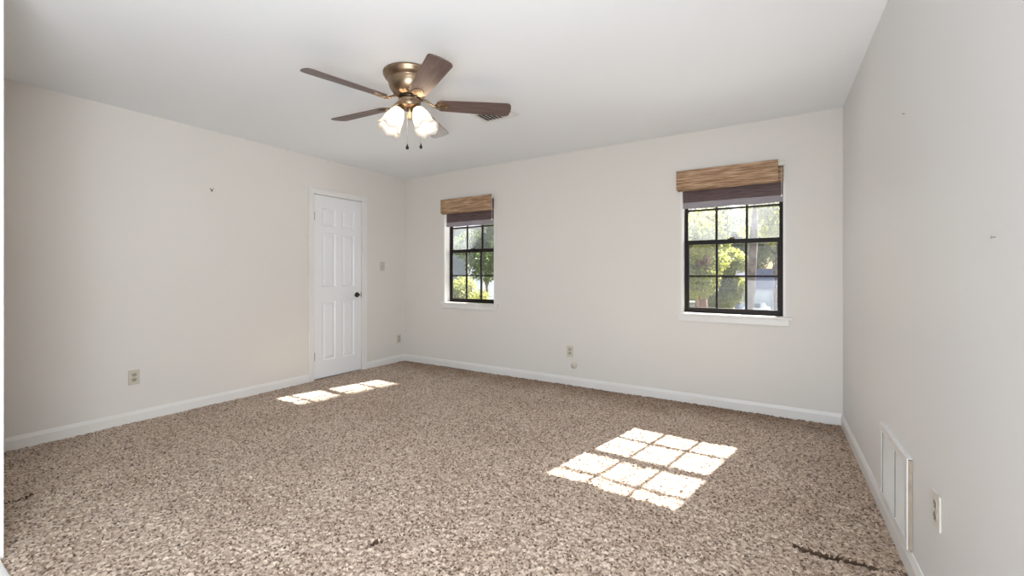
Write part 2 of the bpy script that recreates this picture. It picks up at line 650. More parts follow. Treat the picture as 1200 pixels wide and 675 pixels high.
def groove(p, q, wd, dp):
    p = np.array(p); q = np.array(q)
    d = q - p
    L2 = d @ d
    t = np.clip(((GX - p[0]) * d[0] + (GY - p[1]) * d[1]) / L2, 0, 1)
    wob = 0.006 * np.sin(t * 17 + p[0] * 9) + 0.003 * np.sin(t * 41)
    nrm = np.array([-d[1], d[0]]) / math.sqrt(L2)
    ex = GX - (p[0] + t * d[0]) - wob * nrm[0]
    ey = GY - (p[1] + t * d[1]) - wob * nrm[1]
    r2 = (ex * ex + ey * ey) / (wd * wd)
    return -dp * np.exp(-r2)


_a = R(32.06)
_f = np.array([-sin(_a), cos(_a)])
_r = np.array([cos(_a), sin(_a)])


def fl(px, py):          # where a seen spot of the carpet lies on the floor
    d = 503 * 1.16 / (py - 321.5)
    return _r * (px - 600) / 503 * d + _f * d


GR = np.zeros_like(H)
for (p, q, wd, dp) in [((933, 640), (965, 650), 0.012, 0.03), ((965, 650), (1022, 663), 0.012, 0.03), ((941, 583), (972, 590), 0.008, 0.008),
                       ((976, 591), (1000, 599), 0.008, 0.009), ((920, 518), (988, 527), 0.010, 0.009),
                       ((146, 526), (157, 523), 0.015, 0.018), ((5, 589), (16, 586), 0.011, 0.020),
                       ((26, 584), (36, 579), 0.011, 0.020), ((437, 636), (444, 633), 0.014, 0.018),
                       ((395, 485), (428, 483), 0.02, 0.006), ((205, 522), (255, 512), 0.012, 0.005),
                       ((508, 425.5), (545, 431.5), 0.014, 0.016), ((538, 436), (546, 437), 0.03, 0.010)]:
    GR += groove(fl(*p), fl(*q), wd, dp)
H += GR
Hedge = np.minimum(1, np.minimum(GX - x0, y1 - GY) / 0.02)
verts = np.stack([GX, GY, H], -1).reshape(-1, 3).astype(np.float32)
idx = np.arange(nx * ny).reshape(ny, nx)
quads = np.stack([idx[:-1, :-1], idx[:-1, 1:], idx[1:, 1:], idx[1:, :-1]], -1).reshape(-1)
nq = (nx - 1) * (ny - 1)


def fast_mesh(name, verts, quads, nq, m, parent=None):
    me = bpy.data.meshes.new(name)
    me.vertices.add(len(verts))
    me.vertices.foreach_set('co', verts.reshape(-1))
    me.loops.add(nq * 4)
    me.loops.foreach_set('vertex_index', quads.astype(np.int32))
    me.polygons.add(nq)
    me.polygons.foreach_set('loop_start', np.arange(0, nq * 4, 4, dtype=np.int32))
    me.polygons.foreach_set('loop_total', np.full(nq, 4, dtype=np.int32))
    me.update(calc_edges=True)
    me.materials.append(m)
    o = bpy.data.objects.new(name, me)
    col.objects.link(o)
    if parent:
        o.parent = parent
    return o


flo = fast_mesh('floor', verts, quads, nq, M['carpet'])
flo.data.polygons.foreach_set('use_smooth', [True] * nq)
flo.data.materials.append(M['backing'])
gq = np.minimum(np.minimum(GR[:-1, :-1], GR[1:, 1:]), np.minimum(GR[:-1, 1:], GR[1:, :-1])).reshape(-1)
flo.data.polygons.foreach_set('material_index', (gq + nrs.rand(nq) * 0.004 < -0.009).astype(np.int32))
flo['kind'] = 'structure'
flo['label'] = 'brown and beige heathered pile carpet with painted pit shade and small dents'
flo['category'] = 'floor'
b = MB()
b.box(XL, 0.6, -1.8, YN - 0.02, -0.05, -0.002)
struct('floor_hall', 'carpeted floor of the adjoining hall behind the camera', 'floor', b, M['carpet'])


# baseboards: profile with an eased top, extruded along a wall
def baseboard(name, label, p, q, nrm, h=0.088, t=0.013):
    p = Vector((*p, 0)); q = Vector((*q, 0)); n = Vector((*nrm, 0))
    prof = [(0, -0.01), (t, -0.01), (t, h * 0.72), (t * 0.8, h * 0.80), (t * 0.55, h * 0.93), (t * 0.35, h), (0, h)]
    vs = []
    for base in (p, q):
        for (a, z) in prof:
            v = base + n * a
            vs.append((v.x, v.y, z))
    k = len(prof)
    fs = [tuple(range(k)), tuple(reversed(range(k, 2 * k)))]
    fs += [(i, (i + 1) % k, k + (i + 1) % k, k + i) for i in range(k)]
    return struct(name, label, 'baseboard', MB().add(vs, fs), M['trim'])


baseboard('baseboard_far', 'white baseboard along the far wall', (XL, YF), (xr(YF), YF), (0, -1))
baseboard('baseboard_left', 'white baseboard on the left wall before the door', (XL, YN), (XL, DY[0] - 0.06), (1, 0))
baseboard('baseboard_corner', 'short white baseboard between the door and the corner', (XL, DY[1] + 0.064), (XL, YF), (1, 0))
baseboard('baseboard_right', 'white baseboard along the right wall under the return grille', (xr(YN), YN), (xr(YF), YF), (-1, 0.014))

# ------------------------------------------------------------------ door
door = struct('door_1', 'closed white six panel door with black lever handle', 'door', loc=(XL, DY[0], 0))
LW = DY[1] - DY[0]


def panel_door():
    m_ = MB()
    xf, xb = -0.012, -0.047        # front and back faces, relative to the wall plane
    cols = [(0.105, 0.275), (0.358, 0.528)]
    rows = [(0.20, 0.86), (1.02, 1.62), (1.70, 1.90)]
    ys = [0.0] + [v for c in cols for v in c] + [LW]
    zs = [0.012] + [v for r_ in rows for v in r_] + [DZ]
    for i in range(len(ys) - 1):
        for j in range(len(zs) - 1):
            a0, a1, c0, c1 = ys[i], ys[i + 1], zs[j], zs[j + 1]
            if i % 2 == 1 and j % 2 == 1:
                lv = [(0, xf), (0.012, xf - 0.009), (0.020, xf - 0.009), (0.042, xf - 0.001)]
                rings = []
                for (ins, x) in lv:
                    rings.append([(x, a0 + ins, c0 + ins), (x, a1 - ins, c0 + ins), (x, a1 - ins, c1 - ins), (x, a0 + ins, c1 - ins)])
                vs = [p for r_ in rings for p in r_]
                fs = []
                for k in range(len(lv) - 1):
                    for e in range(4):
                        e2 = (e + 1) % 4
                        fs.append((k * 4 + e, k * 4 + e2, k * 4 + 4 + e2, k * 4 + 4 + e))
                fs.append(tuple(range(len(vs) - 4, len(vs))))
                m_.add(vs, fs)
            else:
                m_.add([(xf, a0, c0), (xf, a1, c0), (xf, a1, c1), (xf, a0, c1)], [(0, 1, 2, 3)])
    m_.add([(xf, 0, .012), (xf, LW, .012), (xf, LW, DZ), (xf, 0, DZ), (xb, 0, .012), (xb, LW, .012), (xb, LW, DZ), (xb, 0, DZ)],
           [(4, 7, 6, 5), (0, 4, 5, 1), (3, 2, 6, 7), (0, 3, 7, 4), (1, 5, 6, 2)])
    return m_


leaf = panel_door().build('door_leaf', M['door'], door)
# jamb set back, closing the gap in the wall
b = MB()
b.box(-0.15, -0.0, -0.012, -0.004, 0, DZ + 0.01)
b.box(-0.15, -0.0, LW + 0.004, LW + 0.012, 0, DZ + 0.01)
b.box(-0.15, -0.0, -0.012, LW + 0.012, DZ + 0.004, DZ + 0.012)
b.box(-0.15, -0.06, -0.004, LW + 0.004, 0, DZ + 0.004)
b.box(-0.15, -0.10, -0.012, LW + 0.012, -0.02, DZ + 0.004)
b.build('door_jamb', M['trim'], door)
b = MB()
b.box(-0.10, -0.0, -0.012, LW + 0.012, -0.02, 0.001)
b.build('threshold', M['carpet'], door)


def casing_board(y0_, y1_, z0_, z1_, vert):
    m_ = MB()
    m_.box(0.0, 0.012, y0_, y1_, z0_, z1_)
    return m_


cw = 0.060
for (a0, a1) in ((-0.066, -0.006), (LW + 0.006, LW + 0.066)):
    b = MB()
    b.box(0.0, 0.012, a0, a1, 0.0, DZ + 0.006)
    inner = a1 if a0 < 0 else a0
    s = 1 if a0 < 0 else -1
    outer = a0 if a0 < 0 else a1
    b.box(0.012, 0.018, min(outer, outer + s * 0.018), max(outer, outer + s * 0.018), 0.0, DZ + 0.006)
    b.build('door_casing', M['trim'], door, bevel=0.003)
b = MB()
b.box(0.0, 0.012, -0.066, LW + 0.066, DZ + 0.006, DZ + 0.066)
b.box(0.012, 0.018, -0.066, LW + 0.066, DZ + 0.048, DZ + 0.066)
b.build('door_casing', M['trim'], door, bevel=0.003)

# lever handle
hd = MB()
hy, hz = LW - 0.062, 0.915
rot = Matrix.Translation((-0.012, hy, hz)) @ Matrix.Rotation(R(90), 4, 'Y')
hd.lathe([(0.0, 0.0), (0.031, 0.0), (0.031, 0.006), (0.026, 0.012), (0.012, 0.014), (0.012, 0.040), (0.0, 0.040)], 28)
hd.xf(rot)
h_o = hd.build('door_handle', M['darkmetal'], door)
h_o['label'] = 'black door handle'
lv = MB()
lv.tube([(0.034, hy, hz), (0.044, hy - 0.008, hz), (0.046, hy - 0.03, hz - 0.002), (0.044, hy - 0.075, hz - 0.007)], [0.010, 0.010, 0.009, 0.007], 12)
lv.build('lever', M['darkmetal'], h_o)
st_ = MB()
st_.box(-0.013, -0.0105, LW - 0.005, LW + 0.002, hz - 0.03, hz + 0.03)
st_.build('strike_plate', M['darkmetal'], door)
for z in (0.26, 1.80):
    b = MB()
    b.tube([(-0.004, -0.001, z - 0.045), (-0.004, -0.001, z + 0.045)], 0.0065, 10)
    b.box(-0.0125, -0.011, 0.0, 0.02, z - 0.043, z + 0.043)
    h = b.build('hinge', M['steel'], door)
    h['label'] = 'silver hinge'


# ------------------------------------------------------------------ windows
def build_window(name, label, xa, xb):
    W = struct(name, label, 'window', loc=(xa, YF, 0))
    wd = xb - xa
    z0, z1 = WZ
    # white liner boards of the reveal
    b = MB()
    b.box(0, 0.017, 0.0, 0.10, z0, z1)
    b.box(wd - 0.017, wd, 0.0, 0.10, z0, z1)
    b.box(0.017, wd - 0.017, 0.0, 0.10, z1 - 0.008, z1)
    b.build('window_reveal', M['trim'], W)
    # stool and apron
    b = MB()
    b.box(-0.045, wd + 0.045, -0.026, 0.0, z0 - 0.018, z0)
    b.box(0.0, wd, 0.0, 0.095, z0 - 0.012, z0)
    b.build('window_sill', M['trim'], W, bevel=0.003)
    b = MB()
    b.box(-0.022, wd + 0.022, -0.013, 0.0, z0 - 0.072, z0 - 0.018)
    b.build('window_apron', M['trim'], W, bevel=0.003)
    # bronze aluminium frame
    f = MB()
    fa, fb = 0.100, 0.155
    f.box(0.0, 0.030, fa, fb, z0, z1)
    f.box(wd - 0.030, wd, fa, fb, z0, z1)
    f.box(0.030, wd - 0.030, fa, fb, z0, z0 + 0.020)
    f.box(0.030, wd - 0.030, fa, fb, z1 - 0.020, z1)
    f.build('window_frame', M['black'], W, bevel=0.002)
    zm = 1.452

    def sash(ya, yb, za, zb, gl, stile, railb, railt):
        s_ = MB()
        xa_, xb_ = 0.027, wd - 0.027
        s_.box(xa_, xa_ + stile, ya, yb, za, zb)
        s_.box(xb_ - stile, xb_, ya, yb, za, zb)
        s_.box(xa_ + stile, xb_ - stile, ya, yb, za, za + railb)
        s_.box(xa_ + stile, xb_ - stile, ya, yb, zb - railt, zb)
        so_ = s_.build('sash', M['black'], W, bevel=0.0015)
        g = MB()
        ym = (ya + yb) / 2
        g.box(xa_ + stile - 0.004, xb_ - stile + 0.004, ym - 0.001, ym + 0.001, za + railb - 0.004, zb - railt + 0.004)
        g.build('glass_pane', gl, so_)
        gx0, gx1 = xa_ + stile, xb_ - stile
        gz0, gz1 = za + railb, zb - railt
        for k in (1, 2):
            u = gx0 + (gx1 - gx0) * k / 3
            t_ = MB()
            t_.box(u - 0.009, u + 0.009, ym - 0.010, ym + 0.010, gz0, gz1)
            t_.build('muntin', M['black'], so_)
        t_ = MB()
        zc = (gz0 + gz1) / 2
        for k in range(3):
            ua = gx0 + (gx1 - gx0) * k / 3 + (0.009 if k else 0)
            ub = gx0 + (gx1 - gx0) * (k + 1) / 3 - (0.009 if k < 2 else 0)
            t_.box(ua, ub, ym - 0.009, ym + 0.009, zc - 0.008, zc + 0.008)
        t_.build('muntin', M['black'], so_)
        return so_

    sash(0.128, 0.148, zm - 0.018, z1 - 0.018, M['glass_hi'], 0.016, 0.036, 0.028)
    lo = sash(0.104, 0.126, z0 + 0.016, zm + 0.020, M['glass_lo'], 0.030, 0.030, 0.040)
    # sash latch on the meeting rail
    b = MB()
    c = wd / 2
    b.box(c - 0.03, c + 0.03, 0.092, 0.112, zm + 0.020, zm + 0.027)
    b.lathe([(0.0, 0.0), (0.011, 0.0), (0.011, 0.008), (0.0, 0.010)], 16, (c, 0.102, zm + 0.027))
    b.box(c - 0.004, c + 0.026, 0.097, 0.105, zm + 0.030, zm + 0.037)
    b.build('sash_latch', M['darkmetal'], lo)
    return W


build_window('window_1', 'window with black grid frame near the left corner', *W1)
build_window('window_2', 'window with black grid frame near the right wall', *W2)


# ------------------------------------------------------------------ woven shades
def build_shade(label, xa, xb, va, vb, bw, ci):
    """roman shade of woven wood; its headrail sits in the opening xa..xb"""
    wd = xb - xa
    S = thing('roman_shade', label, 'window shade', (xa, YF, 0), 0, 'woven wood shades on the two windows')
    yv = -0.056
    # valance front with short left return
    b = MB()
    n = 14
    vs = []
    for i in range(n + 1):
        x = va + (vb - va) * i / n
        wob = 0.0012 * sin(i * 1.9)
        for (y, z) in ((yv, 1.920), (yv, 2.090), (yv + 0.010, 2.090), (yv + 0.010, 1.920)):
            vs.append((x, y + wob, z))
    fs = []
    for i in range(n):
        for k in range(4):
            k2 = (k + 1) % 4
            fs.append((i * 4 + k, i * 4 + k2, i * 4 + 4 + k2, i * 4 + 4 + k))
    fs += [(0, 1, 2, 3), (n * 4 + 3, n * 4 + 2, n * 4 + 1, n * 4)]
    b.add(vs, fs)
    b.box(va, va + 0.008, yv + 0.010, -0.001, 1.925, 2.088)
    v = b.build('valance', M['woven'], S)
    # rolled lower hem of the valance
    h = MB()
    h.tube([(va + 0.01, yv + 0.022, 1.916), (vb + bw * 0.6, yv + 0.022, 1.916)], 0.008, 10)
    h.build('hem', M['woven'], v)
    # headrail board
    h = MB()
    h.box(va + 0.012, wd - 0.012, yv + 0.014, -0.002, 2.045, 2.072)
    h.build('headrail', M['ivory'], S)
    # end bracket, white
    h = MB()
    h.box(vb + 0.004, vb + bw, yv + 0.004, yv + 0.018, 2.040, 2.078)
    o = h.build('bracket', M['ivory'], S, bevel=0.003)
    o['label'] = 'white end bracket'
    # gathered stack of folded shade behind the valance
    h = MB()
    for k in range(3):
        z = 2.035 - k * 0.040
        prof = []
        for i in range(13):
            a = pi * i / 12
            prof.append((yv + 0.030 - 0.014 * sin(a), z - 0.040 * i / 12))
        vs, fs = [], []
        for x in (va + 0.014, wd - 0.014):
            for (y, zz) in prof:
                vs.append((x, y, zz))
            for (y, zz) in reversed(prof):
                vs.append((x, y + 0.006, zz))
        q = len(prof) * 2
        fs = [tuple(range(q)), tuple(reversed(range(q, 2 * q)))] + [(i, (i + 1) % q, q + (i + 1) % q, q + i) for i in range(q)]
        h.add(vs, fs)
    h.build('shade_fold', M['woven'], S)
    # hanging shade: dark woven part and pale liner hem
    def cloth(za, zb, mname, nm, lab):
        nx_ = 24
        vs = []
        for i in range(nx_ + 1):
            x = ci + (wd - ci - 0.018) * i / nx_
            w_ = 0.0018 * sin(i * 0.8) + 0.001 * sin(i * 2.3)
            d = 0.003 * sin(i * 0.55 + 1)
            zb2 = zb + (d if nm == 'liner_hem' else 0)
            for (y, z) in ((0.030 + w_, zb2), (0.030 + w_, za), (0.034 + w_, za), (0.034 + w_, zb2)):
                vs.append((x, y, z))
        fs = []
        for i in range(nx_):
            for k in range(4):
                k2 = (k + 1) % 4
                fs.append((i * 4 + k, i * 4 + k2, i * 4 + 4 + k2, i * 4 + 4 + k))
        fs += [(0, 1, 2, 3), (nx_ * 4 + 3, nx_ * 4 + 2, nx_ * 4 + 1, nx_ * 4)]
        o_ = MB().add(vs, fs).build(nm, M[mname], S)
        o_['label'] = lab
    cloth(2.06, 1.812, 'shade', 'shade_cloth', 'woven cloth with backlit darkness in its colour')
    cloth(1.812, 1.755, 'liner', 'liner_hem', 'pale lavender grey hem')
    c = MB()
    cx = vb + bw * 0.5
    c.tube([(cx, yv - 0.006, 2.04), (cx, yv - 0.008, 1.90), (cx, yv - 0.006, 1.800)], 0.0018, 8)
    c.lathe([(0.0, -0.014), (0.005, -0.010), (0.0065, -0.003), (0.004, 0.006), (0.0, 0.008)], 12, (cx, yv - 0.006, 1.797))
    o = c.build('pull_cord', M['cord'], S)
    o['label'] = 'white pull cord'
    return S


build_shade('woven wood roman shade over the left window near the corner', *W1, 0.0, W1[1] - W1[0] - 0.018, 0.030, 0.024)
build_shade('woven wood roman shade over the right window near the right wall', *W2, -0.026, W2[1] - W2[0] - 0.052, 0.048, 0.016)


# ------------------------------------------------------------------ wall plates
def on_wall(o, loc, face):
    """face: direction the plate looks to, plates are modelled looking to -Y"""
    o.location = loc
    o.rotation_euler = (0, 0, math.atan2(face[1], face[0]) + pi / 2)


def make_outlet(label, mname):
    t = thing('electrical_outlet', label, 'outlet', group='duplex wall outlets')
    b = MB()
    b.box(-0.036, 0.036, -0.006, -0.0002, -0.058, 0.058)
    b.build('cover_plate', M[mname], t, bevel=0.004)
    for s in (-1, 1):
        zc = s * 0.0195
        r_ = MB()
        pts = [(0.0165 * cos(a) * (1.0), 0.0165 * sin(a)) for a in [2 * pi * k / 24 for k in range(24)]]
        pts = [(x, max(-0.0135, min(0.0135, y))) for x, y in pts]
        k = len(pts)
        vs = [(x, -0.0085, zc + z) for x, z in pts] + [(x, -0.0055, zc + z) for x, z in pts]
        fs = [tuple(range(k)), tuple(reversed(range(k, 2 * k)))] + [(i, (i + 1) % k, k + (i + 1) % k, k + i) for i in range(k)]
        r_.add(vs, fs)
        ro = r_.build('receptacle', M['socketface'], t)
        s_ = MB()
        s_.box(-0.0085, -0.0050, -0.0090, -0.0080, zc - 0.001, zc + 0.0095)
        s_.box(0.0050, 0.0085, -0.0090, -0.0080, zc - 0.001, zc + 0.0095)
        s_.box(-0.0030, 0.0030, -0.0090, -0.0080, zc - 0.0105, zc - 0.0045)
        s_.build('slots', M['slot'], ro)
    b = MB()
    b.lathe([(0.0, 0.0), (0.0032, 0.0), (0.0032, 0.001), (0.0, 0.0014)], 14)
    b.xf(Matrix.Translation((0, -0.006, 0)) @ Matrix.Rotation(R(90), 4, 'X'))
    b.build('screw', M['steel'], t)
    return t


o = make_outlet('beige outlet low on the left wall nearest the left picture edge', 'beige')
on_wall(o, (XL, 1.28, 0.353), (1, 0))
o = make_outlet('beige outlet low on the left wall between door and corner', 'beige')
on_wall(o, (XL, 4.035, 0.305), (1, 0))
o = make_outlet('beige outlet on the far wall above the small round plate', 'beige')
on_wall(o, (-1.873, YF, 0.353), (0, -1))
o = make_outlet('ivory outlet on the right wall beside the return grille', 'ivory')
on_wall(o, (xr(1.92), 1.92, 0.390), (-1, -0.014))

t = thing('light_switch', 'ivory toggle light switch on the left wall beside the door', 'light switch')
b = MB()
b.box(-0.036, 0.036, -0.006, -0.0002, -0.058, 0.058)
b.build('cover_plate', M['ivorydark'], t, bevel=0.004)
b = MB()
b.add([(-0.005, -0.006, -0.010), (0.005, -0.006, -0.010), (0.005, -0.006, 0.010), (-0.005, -0.006, 0.010),
       (-0.004, -0.017, 0.004), (0.004, -0.017, 0.004), (0.004, -0.015, 0.010), (-0.004, -0.015, 0.010)],
      [(0, 1, 5, 4), (1, 2, 6, 5), (2, 3, 7, 6), (3, 0, 4, 7), (4, 5, 6, 7), (0, 3, 2, 1)])
b.build('toggle', M['beige'], t)
for z in (-0.042, 0.042):
    b = MB()
    b.lathe([(0.0, 0.0), (0.0032, 0.0), (0.0032, 0.001), (0.0, 0.0014)], 14)
    b.xf(Matrix.Translation((0, -0.006, z)) @ Matrix.Rotation(R(90), 4, 'X'))
    b.build('screw', M['steel'], t)
on_wall(t, (XL, 3.756, 1.262), (1, 0))

t = thing('cable_jack', 'small round ivory jack low on the far wall below the outlet', 'cable jack')
b = MB()
b.lathe([(0.0, 0.016), (0.024, 0.016), (0.032, 0.011), (0.035, 0.0002), (0.0, 0.0002)], 28)
b.xf(Matrix.Rotation(R(90), 4, 'X'))
b.build('round_cover', M['beige'], t)
b = MB()
b.box(-0.007, 0.007, -0.022, -0.0155, -0.010, 0.012)
b.build('socket', M['beige'], t, bevel=0.001)
on_wall(t, (-1.828, YF, 0.212), (0, -1))

t = thing('wall_hook', 'tiny dark v shaped hook high on the left wall', 'hook', (XL, 1.822, 1.912))
b = MB()
b.tube([(0.0, -0.012, 0.014), (0.005, -0.008, 0.006), (0.006, 0.0, -0.012), (0.005, 0.008, 0.004), (0.004, 0.012, 0.012)], 0.0028, 8)
b.build('bent_wire', M['darkmetal'], t)
b = MB()
b.box(-0.002, 0.004, -0.004, 0.004, -0.014, -0.004)
b.build('nail', M['darkmetal'], t)


def make_nail(label, y, z):
    b = MB()
    b.lathe([(0.0, 0.008), (0.0036, 0.008), (0.0036, 0.0066), (0.0014, 0.0062), (0.0014, -0.004), (0.0, -0.004)], 12)
    b.xf(Matrix.Rotation(R(-90), 4, 'Y'))
    o_ = b.build('wall_nail', M['steel'])
    o_.location = (xr(y), y, z)
    tag(o_, label, 'nail')


make_nail('tiny nail high on the right wall near the far corner', 2.33, 1.815)
make_nail('tiny nail at mid height on the right wall near the right picture edge', 1.50, 1.25)

# ------------------------------------------------------------------ return grille, right wall
GY0, GY1, GZ0, GZ1 = 2.215, 2.700, 0.096, 0.448
ym = (GY0 + GY1) / 2
G = thing('return_air_grille', 'large white louvred return air grille low on the right wall', 'vent grille')
G.location = (xr(ym), ym, 0)
G.rotation_euler = (0, 0, -pi / 2 - RW_ANG)
# modelled in x (along the wall), looking to -y
hw = (GY1 - GY0) / 2
b = MB()
dp = -0.018
for (a0, a1, c0, c1) in ((-hw, hw, GZ1 - 0.032, GZ1), (-hw, hw, GZ0, GZ0 + 0.030), (-hw, -hw + 0.034, GZ0 + 0.030, GZ1 - 0.032), (hw - 0.034, hw, GZ0 + 0.030, GZ1 - 0.032)):
    b.box(a0, a1, dp, dp + 0.004, c0, c1)
b.box(-hw, hw - 0.008, dp + 0.004, -0.0005, GZ1 - 0.004, GZ1)
b.box(-hw, -hw + 0.005, dp + 0.004, -0.0005, GZ0, GZ1 - 0.004)
b.build('grille_frame', M['ventwhite'], G)
b = MB()
b.box(hw - 0.008, hw - 0.001, dp + 0.004, -0.0005, GZ0, GZ1 - 0.006)
e_ = b.build('frame_edge', M['ventside'], G)
e_['label'] = 'bare tan side edge'
b = MB()
b.box(-hw + 0.033, hw - 0.033, dp + 0.0035, dp + 0.006, GZ0 + 0.029, GZ1 - 0.031)
b.build('duct_backing', M['slot'], G)
u = ym - 2.43
b = MB()
b.box(u - 0.006, u + 0.006, dp + 0.001, dp + 0.004, GZ0 + 0.030, GZ1 - 0.032)
b.build('mullion', M['ventwhite'], G)
nl = 25
for k in range(nl):
    z = GZ0 + 0.030 + (GZ1 - GZ0 - 0.062) * (k + 0.5) / nl
    for (xa_, xb_) in ((-hw + 0.058, u - 0.006), (u + 0.028, hw - 0.034)):
        b = MB()
        vs = []
        for x in (xa_, xb_):
            vs += [(x, dp + 0.0000, z - 0.0012), (x, dp + 0.0008, z - 0.0022), (x, dp + 0.0038, z + 0.0030), (x, dp + 0.0030, z + 0.0040)]
        b.add(vs, [(0, 1, 2, 3), (7, 6, 5, 4), (0, 4, 5, 1), (1, 5, 6, 2), (2, 6, 7, 3), (3, 7, 4, 0)])
        b.build('louver', M['ventwhite'], G)

# ------------------------------------------------------------------ ceiling vent
V = thing('ceiling_vent', 'white rectangular air register on the ceiling behind the fan', 'vent', (-1.94, 2.841, ZC), R(0))
b = MB()
hx, hy_ = 0.163, 0.105
for (a0, a1, c0, c1) in ((-hx, hx, hy_ - 0.025, hy_), (-hx, hx, -hy_, -hy_ + 0.025), (-hx, -hx + 0.025, -hy_ + 0.025, hy_ - 0.025), (hx - 0.025, hx, -hy_ + 0.025, hy_ - 0.025)):
    b.box(a0, a1, c0, c1, -0.007, -0.0005)
b.build('vent_frame', M['ventwhite'], V)
b = MB()
b.box(-hx + 0.025, hx - 0.025, -hy_ + 0.025, hy_ - 0.025, -0.0022, -0.0007)
b.build('vent_backing', M['slot'], V)
for k in range(9):
    u = -hx + 0.025 + (2 * hx - 0.05) * (k + 0.5) / 9
    b = MB()
    s = 1 if k < 6 else -1
    vs = []
    for y in (-hy_ + 0.024, hy_ - 0.024):
        vs += [(u - 0.010 * s, y, -0.003), (u - 0.009 * s, y, -0.0018), (u + 0.012 * s, y, -0.012), (u + 0.011 * s, y, -0.0135)]
    b.add(vs, [(0, 1, 2, 3), (7, 6, 5, 4), (0, 4, 5, 1), (1, 5, 6, 2), (2, 6, 7, 3), (3, 7, 4, 0)])
    b.build('slat', M['ventwhite'], V)

# ------------------------------------------------------------------ ceiling fan
FC = (-2.012, 1.979)
fan = thing('ceiling_fan', 'five blade bronze ceiling fan with two lit frosted glass lamps', 'ceiling fan', (FC[0], FC[1], ZC))
# local z is 0 at the ceiling
b = MB()
b.lathe([(0.0, -0.0005), (0.158, -0.0005), (0.165, -0.003), (0.165, -0.013), (0.160, -0.018), (0.156, -0.030), (0.146, -0.042), (0.137, -0.048),
         (0.132, -0.053), (0.134, -0.057), (0.132, -0.062), (0.130, -0.078), (0.123, -0.098), (0.111, -0.118), (0.096, -0.134), (0.080, -0.144), (0.072, -0.148), (0.0, -0.148)], 64)
b.build('motor_housing', M['brass'], fan)
b = MB()
b.lathe([(0.0, -0.147), (0.066, -0.147), (0.070, -0.151), (0.070, -0.160), (0.064, -0.164), (0.0, -0.164)], 40)
b.build('flywheel', M['darkmetal'], fan)
b = MB()
b.lathe([(0.0, -0.163), (0.060, -0.163), (0.069, -0.167), (0.071, -0.173), (0.068, -0.178), (0.070, -0.184), (0.070, -0.206), (0.064, -0.216), (0.046, -0.222), (0.0, -0.224)], 48)
sw = b.build('switch_housing', M['brass'], fan)
ZB = -0.190


def blade_mb():
    # outline in x (outwards) and y
    L0, L1 = 0.165, 0.655
    pts = []
    n = 10
    for i in range(n + 1):           # root, rounded
        a = pi / 2 + pi * i / n
        pts.append((L0 + 0.040 + 0.040 * cos(a), 0.056 * sin(a)))
    # lower side flaring out to the tip, rounded corners, bulged end
    rc = 0.022
    hwid = 0.070
    tip = []
    for i in range(7):
        a = -pi / 2 + (pi / 2) * i / 6
        tip.append((L1 - 0.012 - rc + rc * cos(a), -(hwid - rc) + rc * sin(a)))
    for i in range(1, 6):
        y = -(hwid - rc) + 2 * (hwid - rc) * i / 6
        tip.append((L1 - 0.012, y))
    for i in range(7):
        a = (pi / 2) * i / 6
        tip.append((L1 - 0.012 - rc + rc * cos(a), (hwid - rc) + rc * sin(a)))
    tip = [(x + 0.012 * (1 - (y / hwid) ** 2), y) for x, y in tip]
    pts += tip
    m_ = MB().prism(pts, -0.003, 0.003)
    return m_


def iron_mb():
    m_ = MB()
    # arm from the flywheel
    m_.tube([(0.060, 0, -0.158), (0.095, 0, -0.162), (0.125, 0, -0.178), (0.150, 0, -0.195), (0.175, 0, -0.197)], [0.009, 0.008, 0.007, 0.008, 0.010], 10)
    return m_


def medallion_mb():
    m_ = MB()
    pts = []
    for i in range(28):
        a = 2 * pi * i / 28
        rr = 1 + 0.06 * cos(3 * a)
        pts.append((0.205 + 0.050 * cos(a) * rr, 0.033 * sin(a) * rr))
    m_.prism(pts, -0.0085, -0.0032)
    pts2 = [(0.205 + (x - 0.205) * 0.72, y * 0.72) for x, y in pts]
    m_.prism(pts2, -0.0115, -0.0082)
    return m_


PITCH = R(-13)
bl0 = blade_mb().build('blade', M['wood'], fan, bevel=0.0015)
me_med = medallion_mb().build('blade_medallion', M['brass'], bl0, bevel=0.001)
for (x, y) in ((0.185, 0.014), (0.185, -0.014), (0.232, 0.0)):
    scr = MB()
    scr.lathe([(0.0, -0.0138), (0.004, -0.0132), (0.005, -0.0114), (0.0, -0.0114)], 12, (x, y, 0))
    scr.build('screw', M['steel'], bl0)
ir0 = iron_mb().build('blade_arm', M['brass'], fan)
for k in range(5):
    ang = R(-102.5 + 72 * k)
    if k == 0:
        bl, ir = bl0, ir0
    else:
        bl = bl0.copy(); col.objects.link(bl); bl.parent = fan
        for ch in list(bl0.children):
            c = ch.copy(); col.objects.link(c); c.parent = bl
        ir = ir0.copy(); col.objects.link(ir); ir.parent = fan
    bl.location = (0, 0, ZB)
    bl.rotation_mode = 'XYZ'
    bl.rotation_euler = (Matrix.Rotation(ang, 3, 'Z') @ Matrix.Rotation(PITCH, 3, 'X')).to_euler()
    ir.rotation_euler = (0, 0, ang)

# lamps: arms at camera left and right of the housing
right_az = R(32.06)


def shade_glass():
    m_ = MB()
    prof = [(0.026, 0.0), (0.030, -0.008), (0.037, -0.022), (0.047, -0.045), (0.053, -0.066), (0.055, -0.084), (0.056, -0.100), (0.061, -0.118), (0.072, -0.136)]

    def fn(r_, z, a):
        k = max(0, (-z - 0.07) / 0.066)
        return r_ * (1 + 0.035 * k * cos(6 * a) + 0.006 * cos(12 * a)), z + 0.006 * k * cos(6 * a + 0.5)
    prof = [(r_ * 1.10, z * 1.22) for r_, z in prof]
    inner = [(max(r_ - 0.003, 0.01), z) for r_, z in reversed(prof)]
    m_.lathe(prof + inner, 72, fn=fn, close=True)
    return m_


